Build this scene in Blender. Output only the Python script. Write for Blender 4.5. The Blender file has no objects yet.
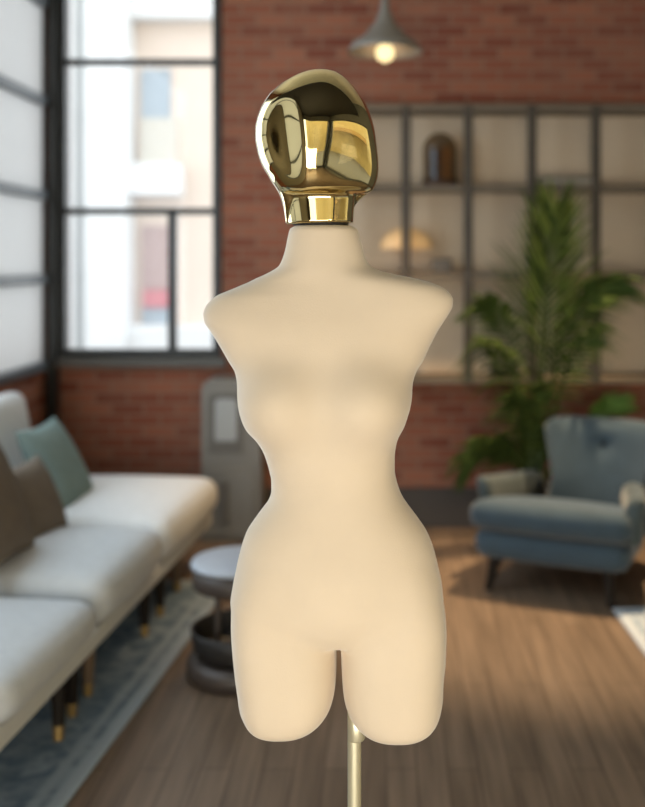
import bpy, bmesh, math, random
import numpy as np
from mathutils import Vector, Matrix

random.seed(7)
R = math.radians
scn = bpy.context.scene
COL = scn.collection

# ------------------------------------------------------------------ camera
F = 1000.0                 # focal length in pixels of a 645 x 807 frame
HC = 1.4                   # eye height
VX, VY = 386.0, 260.0      # where the level lines into the room meet
cam_d = bpy.data.cameras.new('camera')
cam = bpy.data.objects.new('camera', cam_d)
COL.objects.link(cam)
cam.location = (0, 0, HC)
cam.rotation_euler = (R(90), 0, 0)
cam_d.sensor_fit = 'AUTO'
cam_d.sensor_width = 36.0
cam_d.lens = F * 36.0 / 807.0
cam_d.shift_x = -(VX - 322.5) / 807.0
cam_d.shift_y = -(403.5 - VY) / 807.0
cam_d.clip_start = 0.05
cam_d.clip_end = 200
cam_d.dof.use_dof = True
cam_d.dof.focus_distance = 1.46
cam_d.dof.aperture_fstop = 2.3
scn.camera = cam

# ------------------------------------------------------------------ light
world = bpy.data.worlds.new('overcast_sky')
scn.world = world
world.use_nodes = True
bgn = world.node_tree.nodes['Background']
bgn.inputs['Color'].default_value = (0.90, 0.96, 1.0, 1)
bgn.inputs['Strength'].default_value = 2.5

def area(name, loc, rot, sx, sy, power, color, spread=180):
    l = bpy.data.lights.new(name, 'AREA')
    l.shape = 'RECTANGLE'
    l.size, l.size_y = sx, sy
    l.energy = power
    l.color = color
    l.spread = R(spread)
    o = bpy.data.objects.new(name, l)
    o.location = loc
    o.rotation_euler = rot
    COL.objects.link(o)
    return o
# key light added behind the camera for the mannequin; daylight along the left wall
area('added_key_light_rear', (0.05, -1.22, 0.54), (R(90), 0, 0), 3.0, 0.98, 63, (1.0, 0.94, 0.84))
area('daylight_left_window', (-1.70, 3.15, 1.85), (0, R(-90), 0), 1.9, 2.1, 42, (0.74, 0.88, 1.0))

scn.view_settings.view_transform = 'Standard'
scn.view_settings.look = 'None'
scn.view_settings.exposure = 0.0
scn.view_settings.gamma = 1.0
scn.view_settings.use_curve_mapping = False

# ------------------------------------------------------------------ helpers
def P(px, py, d):
    return Vector(((px - VX) * d / F, d, HC - (py - VY) * d / F))

def lin(c):
    return tuple((v / 255 / 12.92) if v / 255 <= 0.04045 else ((v / 255 + 0.055) / 1.055) ** 2.4 for v in c)

def mat(name, color, rough=0.6, metal=0.0, noise=0.0, nscale=8.0, bump=0.0, bscale=60.0, sheen=0.0,
        emit=None, estr=0.0, spec=None, coat=0.0):
    m = bpy.data.materials.new(name)
    m.use_nodes = True
    nt = m.node_tree
    b = nt.nodes['Principled BSDF']
    b.inputs['Base Color'].default_value = (*color, 1)
    b.inputs['Roughness'].default_value = rough
    b.inputs['Metallic'].default_value = metal
    if sheen:
        b.inputs['Sheen Weight'].default_value = sheen
        b.inputs['Sheen Roughness'].default_value = 0.45
    if spec is not None:
        b.inputs['Specular IOR Level'].default_value = spec
    if coat:
        b.inputs['Coat Weight'].default_value = coat
    if emit:
        b.inputs['Emission Color'].default_value = (*emit, 1)
        b.inputs['Emission Strength'].default_value = estr
    tc = nt.nodes.new('ShaderNodeTexCoord')
    if noise:
        n = nt.nodes.new('ShaderNodeTexNoise')
        n.inputs['Scale'].default_value = nscale
        n.inputs['Detail'].default_value = 5
        nt.links.new(tc.outputs['Object'], n.inputs['Vector'])
        mr = nt.nodes.new('ShaderNodeMapRange')
        mr.inputs['From Min'].default_value = 0.25
        mr.inputs['From Max'].default_value = 0.75
        mr.inputs['To Min'].default_value = 1 - noise
        mr.inputs['To Max'].default_value = 1 + noise
        nt.links.new(n.outputs['Fac'], mr.inputs['Value'])
        mx = nt.nodes.new('ShaderNodeVectorMath')
        mx.operation = 'SCALE'
        mx.inputs[0].default_value = color
        nt.links.new(mr.outputs['Result'], mx.inputs['Scale'])
        nt.links.new(mx.outputs['Vector'], b.inputs['Base Color'])
    if bump:
        n2 = nt.nodes.new('ShaderNodeTexNoise')
        n2.inputs['Scale'].default_value = bscale
        n2.inputs['Detail'].default_value = 3
        nt.links.new(tc.outputs['Object'], n2.inputs['Vector'])
        bp = nt.nodes.new('ShaderNodeBump')
        bp.inputs['Strength'].default_value = bump
        bp.inputs['Distance'].default_value = 0.002
        nt.links.new(n2.outputs['Fac'], bp.inputs['Height'])
        nt.links.new(bp.outputs['Normal'], b.inputs['Normal'])
    return m

def brick_mat(name, axis):
    m = bpy.data.materials.new(name)
    m.use_nodes = True
    nt = m.node_tree
    L = nt.links.new
    b = nt.nodes['Principled BSDF']
    b.inputs['Roughness'].default_value = 0.85
    b.inputs['Specular IOR Level'].default_value = 0.2
    tc = nt.nodes.new('ShaderNodeTexCoord')
    sp = nt.nodes.new('ShaderNodeSeparateXYZ')
    cb = nt.nodes.new('ShaderNodeCombineXYZ')
    L(tc.outputs['Object'], sp.inputs[0])
    L(sp.outputs[axis], cb.inputs[0])
    L(sp.outputs['Z'], cb.inputs[1])
    br = nt.nodes.new('ShaderNodeTexBrick')
    br.inputs['Scale'].default_value = 1.0
    br.inputs['Brick Width'].default_value = 0.17
    br.inputs['Row Height'].default_value = 0.0585
    br.inputs['Mortar Size'].default_value = 0.0065
    br.inputs['Mortar Smooth'].default_value = 0.3
    br.inputs['Bias'].default_value = 0.0
    br.inputs['Color1'].default_value = (0.36, 0.135, 0.08, 1)
    br.inputs['Color2'].default_value = (0.20, 0.055, 0.034, 1)
    br.inputs['Mortar'].default_value = (0.27, 0.165, 0.115, 1)
    L(cb.outputs[0], br.inputs['Vector'])
    n = nt.nodes.new('ShaderNodeTexNoise')
    n.inputs['Scale'].default_value = 3.0
    n.inputs['Detail'].default_value = 6
    L(cb.outputs[0], n.inputs['Vector'])
    mr = nt.nodes.new('ShaderNodeMapRange')
    mr.inputs['From Min'].default_value = 0.42
    mr.inputs['From Max'].default_value = 0.72
    mr.inputs['To Max'].default_value = 0.55
    L(n.outputs['Fac'], mr.inputs['Value'])
    mx = nt.nodes.new('ShaderNodeMix')
    mx.data_type = 'RGBA'
    L(mr.outputs['Result'], mx.inputs['Factor'])
    L(br.outputs['Color'], mx.inputs['A'])
    mx.inputs['B'].default_value = (0.27, 0.135, 0.09, 1)
    L(mx.outputs['Result'], b.inputs['Base Color'])
    bp = nt.nodes.new('ShaderNodeBump')
    bp.inputs['Strength'].default_value = 0.5
    bp.inputs['Distance'].default_value = 0.006
    bp.invert = True
    L(br.outputs['Fac'], bp.inputs['Height'])
    L(bp.outputs['Normal'], b.inputs['Normal'])
    return m

def floor_mat():
    m = bpy.data.materials.new('oak_planks')
    m.use_nodes = True
    nt = m.node_tree
    L = nt.links.new
    b = nt.nodes['Principled BSDF']
    b.inputs['Roughness'].default_value = 0.5
    b.inputs['Specular IOR Level'].default_value = 0.3
    tc = nt.nodes.new('ShaderNodeTexCoord')
    sp = nt.nodes.new('ShaderNodeSeparateXYZ')
    cb = nt.nodes.new('ShaderNodeCombineXYZ')
    L(tc.outputs['Object'], sp.inputs[0])
    L(sp.outputs['Y'], cb.inputs[0])
    L(sp.outputs['X'], cb.inputs[1])
    br = nt.nodes.new('ShaderNodeTexBrick')
    br.inputs['Scale'].default_value = 1.0
    br.inputs['Brick Width'].default_value = 1.1
    br.inputs['Row Height'].default_value = 0.085
    br.inputs['Mortar Size'].default_value = 0.0025
    br.inputs['Mortar Smooth'].default_value = 0.2
    br.inputs['Color1'].default_value = (0.205, 0.145, 0.10, 1)
    br.inputs['Color2'].default_value = (0.165, 0.115, 0.078, 1)
    br.inputs['Mortar'].default_value = (0.10, 0.068, 0.046, 1)
    L(cb.outputs[0], br.inputs['Vector'])
    mp = nt.nodes.new('ShaderNodeMapping')
    mp.inputs['Scale'].default_value = (22, 1.4, 1)
    L(tc.outputs['Object'], mp.inputs['Vector'])
    n = nt.nodes.new('ShaderNodeTexNoise')
    n.inputs['Scale'].default_value = 1.6
    n.inputs['Detail'].default_value = 6
    L(mp.outputs[0], n.inputs['Vector'])
    mr = nt.nodes.new('ShaderNodeMapRange')
    mr.inputs['From Min'].default_value = 0.3
    mr.inputs['From Max'].default_value = 0.7
    mr.inputs['To Min'].default_value = 0.72
    mr.inputs['To Max'].default_value = 1.22
    L(n.outputs['Fac'], mr.inputs['Value'])
    vm = nt.nodes.new('ShaderNodeVectorMath')
    vm.operation = 'SCALE'
    L(br.outputs['Color'], vm.inputs[0])
    L(mr.outputs['Result'], vm.inputs['Scale'])
    L(vm.outputs['Vector'], b.inputs['Base Color'])
    return m

def rug_mat(name, c1, c2, border, hx, hy):
    """faded medallion pattern with pale border bands; hx, hy = half sizes"""
    m = bpy.data.materials.new(name)
    m.use_nodes = True
    nt = m.node_tree
    L = nt.links.new
    b = nt.nodes['Principled BSDF']
    b.inputs['Roughness'].default_value = 0.95
    b.inputs['Specular IOR Level'].default_value = 0.1
    tc = nt.nodes.new('ShaderNodeTexCoord')
    sp = nt.nodes.new('ShaderNodeSeparateXYZ')
    L(tc.outputs['Object'], sp.inputs[0])
    n = nt.nodes.new('ShaderNodeTexNoise')
    n.inputs['Scale'].default_value = 14
    n.inputs['Detail'].default_value = 6
    n.inputs['Distortion'].default_value = 0.8
    L(tc.outputs['Object'], n.inputs['Vector'])
    r = nt.nodes.new('ShaderNodeValToRGB')
    r.color_ramp.elements[0].position = 0.38
    r.color_ramp.elements[0].color = (*c1, 1)
    r.color_ramp.elements[1].position = 0.62
    r.color_ramp.elements[1].color = (*c2, 1)
    L(n.outputs['Fac'], r.inputs['Fac'])
    def edge(sock, h):
        a = nt.nodes.new('ShaderNodeMath'); a.operation = 'ABSOLUTE'
        L(sp.outputs[sock], a.inputs[0])
        s = nt.nodes.new('ShaderNodeMath'); s.operation = 'SUBTRACT'
        s.inputs[0].default_value = h
        L(a.outputs[0], s.inputs[1])
        return s
    mn = nt.nodes.new('ShaderNodeMath'); mn.operation = 'MINIMUM'
    L(edge('X', hx).outputs[0], mn.inputs[0])
    L(edge('Y', hy).outputs[0], mn.inputs[1])
    r2 = nt.nodes.new('ShaderNodeValToRGB')
    cr = r2.color_ramp
    cr.interpolation = 'LINEAR'
    cr.elements[0].position = 0.0
    cr.elements[0].color = (1, 1, 1, 1)
    cr.elements[1].position = 0.5
    cr.elements[1].color = (0, 0, 0, 1)
    for p_, v in ((0.035, 1.0), (0.045, 0.1), (0.06, 0.1), (0.068, 0.75), (0.085, 0.75), (0.1, 0.0)):
        e = cr.elements.new(p_)
        e.color = (v, v, v, 1)
    L(mn.outputs[0], r2.inputs['Fac'])
    mx = nt.nodes.new('ShaderNodeMix')
    mx.data_type = 'RGBA'
    L(r2.outputs['Color'], mx.inputs['Factor'])
    L(r.outputs['Color'], mx.inputs['A'])
    mx.inputs['B'].default_value = (*border, 1)
    L(mx.outputs['Result'], b.inputs['Base Color'])
    return m

def glass_mat(name, tint=(1, 1, 1), gloss=0.06, rough=0.02):
    m = bpy.data.materials.new(name)
    m.use_nodes = True
    nt = m.node_tree
    nt.nodes.remove(nt.nodes['Principled BSDF'])
    t = nt.nodes.new('ShaderNodeBsdfTransparent')
    t.inputs['Color'].default_value = (*tint, 1)
    g = nt.nodes.new('ShaderNodeBsdfGlossy')
    g.inputs['Roughness'].default_value = rough
    mx = nt.nodes.new('ShaderNodeMixShader')
    mx.inputs['Fac'].default_value = gloss
    nt.links.new(t.outputs[0], mx.inputs[1])
    nt.links.new(g.outputs[0], mx.inputs[2])
    nt.links.new(mx.outputs[0], nt.nodes['Material Output'].inputs['Surface'])
    return m

def frosted_mat(name, col=(0.72, 0.72, 0.715), trans=0.7):
    m = bpy.data.materials.new(name)
    m.use_nodes = True
    nt = m.node_tree
    nt.nodes.remove(nt.nodes['Principled BSDF'])
    t = nt.nodes.new('ShaderNodeBsdfTranslucent')
    t.inputs['Color'].default_value = (*col, 1)
    g = nt.nodes.new('ShaderNodeBsdfDiffuse')
    g.inputs['Color'].default_value = (*col, 1)
    mx = nt.nodes.new('ShaderNodeMixShader')
    mx.inputs['Fac'].default_value = 1 - trans
    nt.links.new(t.outputs[0], mx.inputs[1])
    nt.links.new(g.outputs[0], mx.inputs[2])
    nt.links.new(mx.outputs[0], nt.nodes['Material Output'].inputs['Surface'])
    return m

class MB:
    """collects shapes into one mesh"""
    def __init__(self):
        self.v, self.f, self.s = [], [], []
    def add(self, vs, fs, smooth=False):
        o = len(self.v)
        self.v += [tuple(p) for p in vs]
        self.f += [tuple(i + o for i in q) for q in fs]
        self.s += [smooth] * len(fs)
        return self
    def box(self, lo, hi, bev=0.0, M=None):
        bm = bmesh.new()
        bmesh.ops.create_cube(bm, size=1)
        for v in bm.verts:
            v.co = Vector([lo[i] + (v.co[i] + 0.5) * (hi[i] - lo[i]) for i in range(3)])
        if bev:
            bmesh.ops.bevel(bm, geom=list(bm.edges), offset=bev, segments=2, affect='EDGES', profile=0.5)
        if M is not None:
            bm.transform(M)
        bm.verts.index_update()
        self.add([v.co for v in bm.verts], [[v.index for v in f.verts] for f in bm.faces])
        bm.free()
        return self
    def lathe(self, prof, c=(0, 0, 0), n=40, smooth=True, M=None):
        vs, fs = [], []
        m = len(prof)
        for k in range(n):
            a = 2 * math.pi * k / n
            for r, z in prof:
                p = Vector((max(r, 1e-4) * math.cos(a) + c[0], max(r, 1e-4) * math.sin(a) + c[1], z + c[2]))
                vs.append(M @ p if M is not None else p)
        for k in range(n):
            k2 = (k + 1) % n
            for i in range(m - 1):
                fs.append((k * m + i, k2 * m + i, k2 * m + i + 1, k * m + i + 1))
        return self.add(vs, fs, smooth)
    def tube(self, pts, rad, n=12, smooth=True, cap=True):
        pts = [Vector(p) for p in pts]
        if not hasattr(rad, '__len__'):
            rad = [rad] * len(pts)
        vs, fs = [], []
        up = Vector((0, 0, 1))
        for i, p in enumerate(pts):
            t = (pts[min(i + 1, len(pts) - 1)] - pts[max(i - 1, 0)]).normalized()
            ref = up if abs(t.dot(up)) < 0.95 else Vector((0, 1, 0))
            a = t.cross(ref).normalized()
            b = a.cross(t).normalized()
            for k in range(n):
                th = 2 * math.pi * k / n
                vs.append(p + (a * math.cos(th) + b * math.sin(th)) * rad[i])
        for i in range(len(pts) - 1):
            for k in range(n):
                k2 = (k + 1) % n
                fs.append((i * n + k, i * n + k2, (i + 1) * n + k2, (i + 1) * n + k))
        self.add(vs, fs, smooth)
        if cap:
            self.add(vs[:n], [tuple(range(n))[::-1]])
            self.add(vs[-n:], [tuple(range(n))])
        return self
    def soft(self, lo, hi, r, seg=14, warp=None):
        """box with large round edges; warp(p, u) bends it, u = position in -1..1"""
        lo, hi = Vector(lo), Vector(hi)
        c, h = (lo + hi) / 2, (hi - lo) / 2
        r = min(r, h.x, h.y, h.z)
        idx, vs, fs = {}, [], []
        # parameter values crowd towards the edges
        ts = [math.sin(t * math.pi / 2) for t in np.linspace(-1, 1, seg + 1)]
        def vid(i, j, k):
            if (i, j, k) not in idx:
                q = Vector((ts[i] * h.x, ts[j] * h.y, ts[k] * h.z))
                core = Vector([max(-(h[a] - r), min(h[a] - r, q[a])) for a in range(3)])
                dlt = q - core
                if dlt.length > 1e-9:
                    # push to the round surface
                    dlt = dlt.normalized() * r
                p = c + core + dlt
                if warp:
                    p = warp(p, Vector((ts[i], ts[j], ts[k])))
                idx[(i, j, k)] = len(vs)
                vs.append(p)
            return idx[(i, j, k)]
        N = seg
        for a in range(N):
            for b in range(N):
                fs.append((vid(a, b, 0), vid(a, b + 1, 0), vid(a + 1, b + 1, 0), vid(a + 1, b, 0)))
                fs.append((vid(a, b, N), vid(a + 1, b, N), vid(a + 1, b + 1, N), vid(a, b + 1, N)))
                fs.append((vid(a, 0, b), vid(a + 1, 0, b), vid(a + 1, 0, b + 1), vid(a, 0, b + 1)))
                fs.append((vid(a, N, b), vid(a, N, b + 1), vid(a + 1, N, b + 1), vid(a + 1, N, b)))
                fs.append((vid(0, a, b), vid(0, a, b + 1), vid(0, a + 1, b + 1), vid(0, a + 1, b)))
                fs.append((vid(N, a, b), vid(N, a + 1, b), vid(N, a + 1, b + 1), vid(N, a, b + 1)))
        return self.add(vs, fs, True)
    def build(self, name, m, parent=None, label=None):
        me = bpy.data.meshes.new(name)
        me.from_pydata([tuple(p) for p in self.v], [], self.f)
        me.update()
        me.polygons.foreach_set('use_smooth', self.s)
        me.materials.append(m)
        o = bpy.data.objects.new(name, me)
        COL.objects.link(o)
        if parent is not None:
            o.parent = parent
        if label:
            o['label'] = label
        return o

def tag(o, label, cat, group=None, kind=None):
    o['label'] = label
    o['category'] = cat
    if group:
        o['group'] = group
    if kind:
        o['kind'] = kind
    return o

def thing(name, label, cat, loc=(0, 0, 0), rz=0, group=None):
    o = bpy.data.objects.new(name, None)
    o.empty_display_size = 0.1
    COL.objects.link(o)
    o.location = loc
    o.rotation_euler = (0, 0, rz)
    return tag(o, label, cat, group)

def struct(o):
    o['kind'] = 'structure'
    return o

# ------------------------------------------------------------------ materials
M_brickb = brick_mat('red_brick_back', 'X')
M_brickl = brick_mat('red_brick_side', 'Y')
M_floor = floor_mat()
M_ceil = mat('ceiling_plaster', (0.80, 0.70, 0.53), 0.9, noise=0.08)
M_plaster = mat('warm_plaster', (0.17, 0.155, 0.12), 0.9, noise=0.08, nscale=3)
M_slab = mat('dark_overhead_slab', (0.014, 0.011, 0.008), 0.7, noise=0.2)
M_base = mat('dark_baseboard', (0.055, 0.046, 0.04), 0.6, noise=0.1)
M_black = mat('black_window_steel', (0.022, 0.024, 0.024), 0.45)
M_bar = mat('blue_grey_window_bar', (0.10, 0.12, 0.14), 0.4)
M_glass = glass_mat('clear_glass', gloss=0.02)
M_frost = frosted_mat('frosted_glass')
M_velvet = mat('cream_velvet', (0.83, 0.695, 0.525), 0.9, noise=0.025, nscale=14, bump=0.12, bscale=420, sheen=0.6, spec=0.1)
M_gold = mat('polished_gold', (0.80, 0.67, 0.35), 0.045, 1.0)
M_brass = mat('satin_brass', (0.88, 0.83, 0.60), 0.40, 0.65)
M_tip = mat('dull_brass', (0.36, 0.24, 0.09), 0.45, 0.6)
M_ring = mat('black_rubber', (0.02, 0.018, 0.015), 0.6)
M_sofa = mat('light_grey_fabric', (0.57, 0.595, 0.61), 0.95, noise=0.05, nscale=30, bump=0.2, bscale=300, sheen=0.1, spec=0.1)
M_sofaw = mat('white_fabric', (0.72, 0.74, 0.75), 0.95, noise=0.04, nscale=30, bump=0.2, bscale=300, spec=0.1)
M_rail = mat('off_white_lacquer', (0.66, 0.67, 0.65), 0.7)
M_darkwood = mat('dark_wood', (0.016, 0.012, 0.009), 0.6, noise=0.2, spec=0.15)
M_legb = mat('brown_wood', (0.13, 0.085, 0.05), 0.45, noise=0.2)
M_taupe = mat('taupe_fabric', (0.165, 0.135, 0.105), 0.95, noise=0.1, nscale=20, bump=0.2, bscale=260, spec=0.1)
M_teal = mat('sage_teal_fabric', (0.20, 0.265, 0.25), 0.95, noise=0.08, nscale=20, bump=0.2, bscale=260, spec=0.1)
M_chair = mat('slate_blue_velvet', (0.046, 0.071, 0.093), 0.85, noise=0.1, nscale=12, bump=0.15, bscale=260, sheen=0.3, spec=0.15)
M_arm = mat('grey_green_velvet', (0.062, 0.08, 0.084), 0.85, noise=0.1, nscale=12, bump=0.15, bscale=260, sheen=0.3, spec=0.15)
M_pot = mat('dark_clay', (0.05, 0.042, 0.038), 0.6, noise=0.15)
M_soil = mat('potting_soil', (0.03, 0.02, 0.014), 1.0, noise=0.3, nscale=40)
M_leaf = mat('palm_green', (0.046, 0.072, 0.014), 0.75, spec=0.15, noise=0.3, nscale=5)
M_leafb = mat('palm_lime', (0.10, 0.20, 0.025), 0.55, noise=0.25, nscale=5)
M_stem = mat('palm_stem', (0.06, 0.10, 0.025), 0.5, noise=0.2)
M_panel = mat('beige_panel', (0.64, 0.50, 0.355), 0.8, noise=0.04, nscale=2)
M_rack = mat('dark_bronze_steel', (0.055, 0.042, 0.03), 0.5, noise=0.1)
M_board = mat('brown_shelf_board', (0.15, 0.115, 0.08), 0.6, noise=0.1)
M_grey = mat('grey_enamel', (0.185, 0.178, 0.162), 0.5, noise=0.05)
M_greyd = mat('dark_grey_plastic', (0.11, 0.105, 0.095), 0.5)
M_greyl = mat('pale_grey_panel', (0.33, 0.35, 0.36), 0.3)
M_tabtop = mat('blue_grey_satin_top', (0.40, 0.44, 0.50), 0.32, noise=0.03)
M_tabside = mat('bronze_brown_metal', (0.06, 0.047, 0.04), 0.45)
M_tabdark = mat('blackened_metal', (0.018, 0.016, 0.015), 0.5)
M_shade = mat('grey_lamp_enamel', (0.20, 0.185, 0.165), 0.5)
M_bulb = mat('warm_bulb', (0.05, 0.04, 0.03), 0.5, emit=(1.0, 0.80, 0.40), estr=1.7)
M_dome = mat('glowing_amber_shade', (0.62, 0.42, 0.22), 0.5, emit=(1.0, 0.60, 0.24), estr=0.2)
M_smoke = glass_mat('smoky_glass', (0.60, 0.55, 0.48), 0.04, 0.1)
M_amber = mat('amber_wood', (0.30, 0.13, 0.035), 0.5, noise=0.3, nscale=14)
M_umber = mat('dark_umber_wood', (0.055, 0.024, 0.012), 0.6)
M_book = mat('dark_cloth_cover', (0.035, 0.028, 0.026), 0.8)
M_page = mat('aged_paper', (0.30, 0.26, 0.2), 0.9)
M_box = mat('grey_card', (0.13, 0.115, 0.10), 0.8)
M_facade = mat('white_facade', (0.74, 0.75, 0.75), 0.9)
M_facadeg = mat('pale_grey_facade', (0.60, 0.62, 0.62), 0.9)
M_peach = mat('peach_facade', (0.76, 0.65, 0.56), 0.9)
M_pane = mat('blue_grey_window_pane', (0.36, 0.42, 0.47), 0.5)
M_shutter = mat('beige_shutter', (0.60, 0.57, 0.50), 0.8)
M_rose = mat('dusty_rose_blind', (0.45, 0.33, 0.31), 0.8)
M_red = mat('red_panel', (0.56, 0.20, 0.22), 0.8)
M_yellow = mat('pale_yellow_render', (0.80, 0.63, 0.30), 0.9, noise=0.12, nscale=1.5)
M_ochre = mat('ochre_canvas', (0.42, 0.27, 0.10), 0.9)
M_street = mat('street_asphalt', (0.35, 0.35, 0.35), 0.9, noise=0.1)

# ------------------------------------------------------------------ room shell
DB = 5.263           # back wall
XL, XR, YR, ZC = -1.785, 2.6, -1.35, 3.3
T = 0.2

def wall_with_holes(name, axis, plane, out, a0, a1, z0, z1, holes, m):
    """axis 'x': wall runs along x at y=plane; 'y': runs along y at x=plane"""
    mb = MB()
    holes = [(max(h[0], a0), min(h[1], a1), h[2], h[3]) for h in holes]
    As = sorted({a0, a1, *[h[0] for h in holes], *[h[1] for h in holes]})
    Zs = sorted({z0, z1, *[h[2] for h in holes], *[h[3] for h in holes]})
    lo, hi = min(plane, plane + out), max(plane, plane + out)
    for i in range(len(As) - 1):
        for j in range(len(Zs) - 1):
            ca, cz = (As[i] + As[i + 1]) / 2, (Zs[j] + Zs[j + 1]) / 2
            if any(h[0] < ca < h[1] and h[2] < cz < h[3] for h in holes):
                continue
            if axis == 'x':
                mb.box((As[i], lo, Zs[j]), (As[i + 1], hi, Zs[j + 1]))
            else:
                mb.box((lo, As[i], Zs[j]), (hi, As[i + 1], Zs[j + 1]))
    return struct(mb.build(name, m))

struct(MB().box((XL - T, YR - T, -0.12), (XR + T, DB + T, 0)).build('floor', M_floor))
struct(MB().box((XL - T, YR - T, ZC), (XR + T, DB + T, ZC + 0.15)).build('ceiling', M_ceil))
wx0, wx1, wz0, wz1 = -1.725, -0.868, 0.889, 2.95
wall_with_holes('wall_back', 'x', DB, T, XL - T, XR + T, 0, ZC, [(wx0, wx1, wz0, wz1)], M_brickb)
ly0, ly1, lz0, lz1 = 0.4, 5.255, 0.832, 3.0
wall_with_holes('wall_left', 'y', XL, -T, 1.6, DB, 0, ZC, [(ly0, ly1, lz0, lz1)], M_brickl)
wall_with_holes('wall_left_near', 'y', XL, -T, YR, 1.6, 0, ZC, [(ly0, ly1, lz0, lz1)], M_plaster)
ry0, ry1, rz0, rz1 = -1.25, 2.3, 0.10, 2.25
wall_with_holes('wall_right', 'y', XR, T, YR, DB, 0, ZC, [(ry0, ry1, rz0, rz1)], M_plaster)
fx0, fx1, fz0, fz1 = -1.5, 2.52, 0.04, 2.25
wall_with_holes('wall_front', 'x', YR, -T, XL - T, XR + T, 0, ZC, [(fx0, fx1, fz0, fz1)], M_plaster)
struct(MB().box((XL, YR, 2.55), (XR, 1.5, 2.75), 0.01).build('added_dark_slab', M_slab))   # unseen dark slab added to block top light and darken head reflections
struct(MB().box((XL + 0.0, DB - 0.03, 0), (XR, DB, 0.205), 0.004).build('baseboard_back', M_base))
struct(MB().box((XL + 0.02, DB - 0.06, 0), (wx0 + 0.008, DB, ZC)).build('trim_1', M_black))   # corner post

def frame_rect(mb, axis, plane0, plane1, a0, a1, z0, z1, w):
    def bx(A0, A1, Z0, Z1):
        if axis == 'x':
            mb.box((A0, plane0, Z0), (A1, plane1, Z1), 0.004)
        else:
            mb.box((plane0, A0, Z0), (plane1, A1, Z1), 0.004)
    bx(a0, a1, z0, z0 + w); bx(a0, a1, z1 - w, z1)
    bx(a0, a0 + w, z0 + w, z1 - w); bx(a1 - w, a1, z0 + w, z1 - w)
    return bx

# back window
def zpx(py, d=DB): return HC - (py - VY) * d / F
def xpx(px, d=DB): return (px - VX) * d / F
mb = MB()
bx = frame_rect(mb, 'x', DB - 0.02, DB + 0.06, wx0, wx1, wz0, wz1, 0.042)
win = struct(mb.build('window_1', M_black))
mb = MB()
mb.box((wx0 + 0.03, DB - 0.01, zpx(64.5)), (wx1 - 0.03, DB + 0.05, zpx(59)), 0.003)
mb.box((wx0 + 0.03, DB - 0.01, zpx(214.5)), (wx1 - 0.03, DB + 0.05, zpx(208)), 0.003)
mb.build('transom', M_black, win)
MB().box((xpx(168), DB - 0.01, wz0 + 0.03), (xpx(176), DB + 0.05, zpx(211)), 0.003).build('mullion', M_black, win)
MB().box((wx0 + 0.03, DB + 0.018, wz0 + 0.03), (wx1 - 0.03, DB + 0.024, wz1 - 0.03)).build('pane', M_glass, win)
MB().box((wx0 - 0.02, DB - 0.045, wz0 - 0.05), (wx1 + 0.03, DB + 0.02, wz0 - 0.002), 0.004).build('window_sill', M_greyd, win)

# left window wall: rows of frosted panes between horizontal bars
mb = MB()
frame_rect(mb, 'y', XL - 0.06, XL - 0.004, ly0, ly1, lz0, lz1, 0.03)
win = struct(mb.build('window_2', M_black))
mb = MB()
for z in (2.735, 2.226, 1.737, 1.300, 0.852):
    mb.box((XL - 0.04, ly0 + 0.02, z - 0.023), (XL + 0.03, DB - 0.065, z + 0.023), 0.006)
mb.build('transom', M_bar, win)
mb = MB()
for y in (1.35, 2.5, 3.75):
    mb.box((XL - 0.04, y - 0.025, lz0 + 0.03), (XL + 0.035, y + 0.025, lz1 - 0.03), 0.004)
mb.build('mullion', M_black, win)
MB().box((XL - 0.016, ly0 + 0.03, lz0 + 0.03), (XL - 0.010, ly1 - 0.03, lz1 - 0.03)).build('pane', M_frost, win)

# unseen windows added behind and beside the camera for light and head reflections
mb = MB()
frame_rect(mb, 'x', YR - 0.06, YR + 0.02, fx0, fx1, fz0, fz1, 0.05)
win = struct(mb.build('window_added_rear', M_black))
MB().box((fx0 + 0.03, YR - 0.02, fz0 + 0.03), (fx1 - 0.03, YR - 0.014, fz1 - 0.03)).build('pane', M_glass, win)
mb = MB()
frame_rect(mb, 'y', XR - 0.02, XR + 0.06, ry0, ry1, rz0, rz1, 0.05)
win = struct(mb.build('window_added_side', M_black))
MB().box((XR + 0.014, ry0 + 0.03, rz0 + 0.03), (XR + 0.02, ry1 - 0.03, rz1 - 0.03)).build('pane', M_glass, win)

# ------------------------------------------------------------------ street and house outside
struct(MB().box((-9, DB + T + 0.02, -0.3), (6, 16, -0.13)).build('ground_street', M_street))
DE = 12.0
bld = thing('apartment_building', 'white and peach apartment building outside, seen through the clear back window', 'building', (xpx(150, DE), DE, -0.13))
bo = bld.location.copy()
def ext(name, m, x0, x1, y0, y1, d0, d1, label=None):
    lo = Vector((xpx(x0, DE), DE + d0, zpx(y1, DE))) - bo
    hi = Vector((xpx(x1, DE), DE + d1, zpx(y0, DE))) - bo
    return MB().box(lo, hi, 0.01).build(name, m, bld, label)
YG = VY + (HC + 0.13) * F / DE      # ground line in that depth
ext('wall', M_peach, 128, 236, 22, YG, 0.0, 2.0, 'peach rendered wall')
ext('cornice', M_facade, 118, 240, -150, 22, -0.25, 2.0, 'white storey above the peach wall')
ext('wing', M_facade, 98, 135, -150, YG, -0.5, 2.0, 'white projecting wing')
ext('wing', M_facadeg, 86, 98, -150, YG, -0.35, 2.0, 'pale grey recessed strip of the wing')
ext('wing', M_facade, 0, 86, -150, YG, -0.5, 2.0, 'white wing at the left end')
w = ext('window', M_pane, 142, 171, 70, 119, -0.06, 0.1, 'blue grey upper window')
ext('shutter', M_shutter, 142, 178, 119, 166, -0.10, 0.1, 'beige panel under the upper window')
ext('ledge', M_facade, 134, 184, 166, 196, -0.35, 0.1, 'white balcony band')
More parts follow.
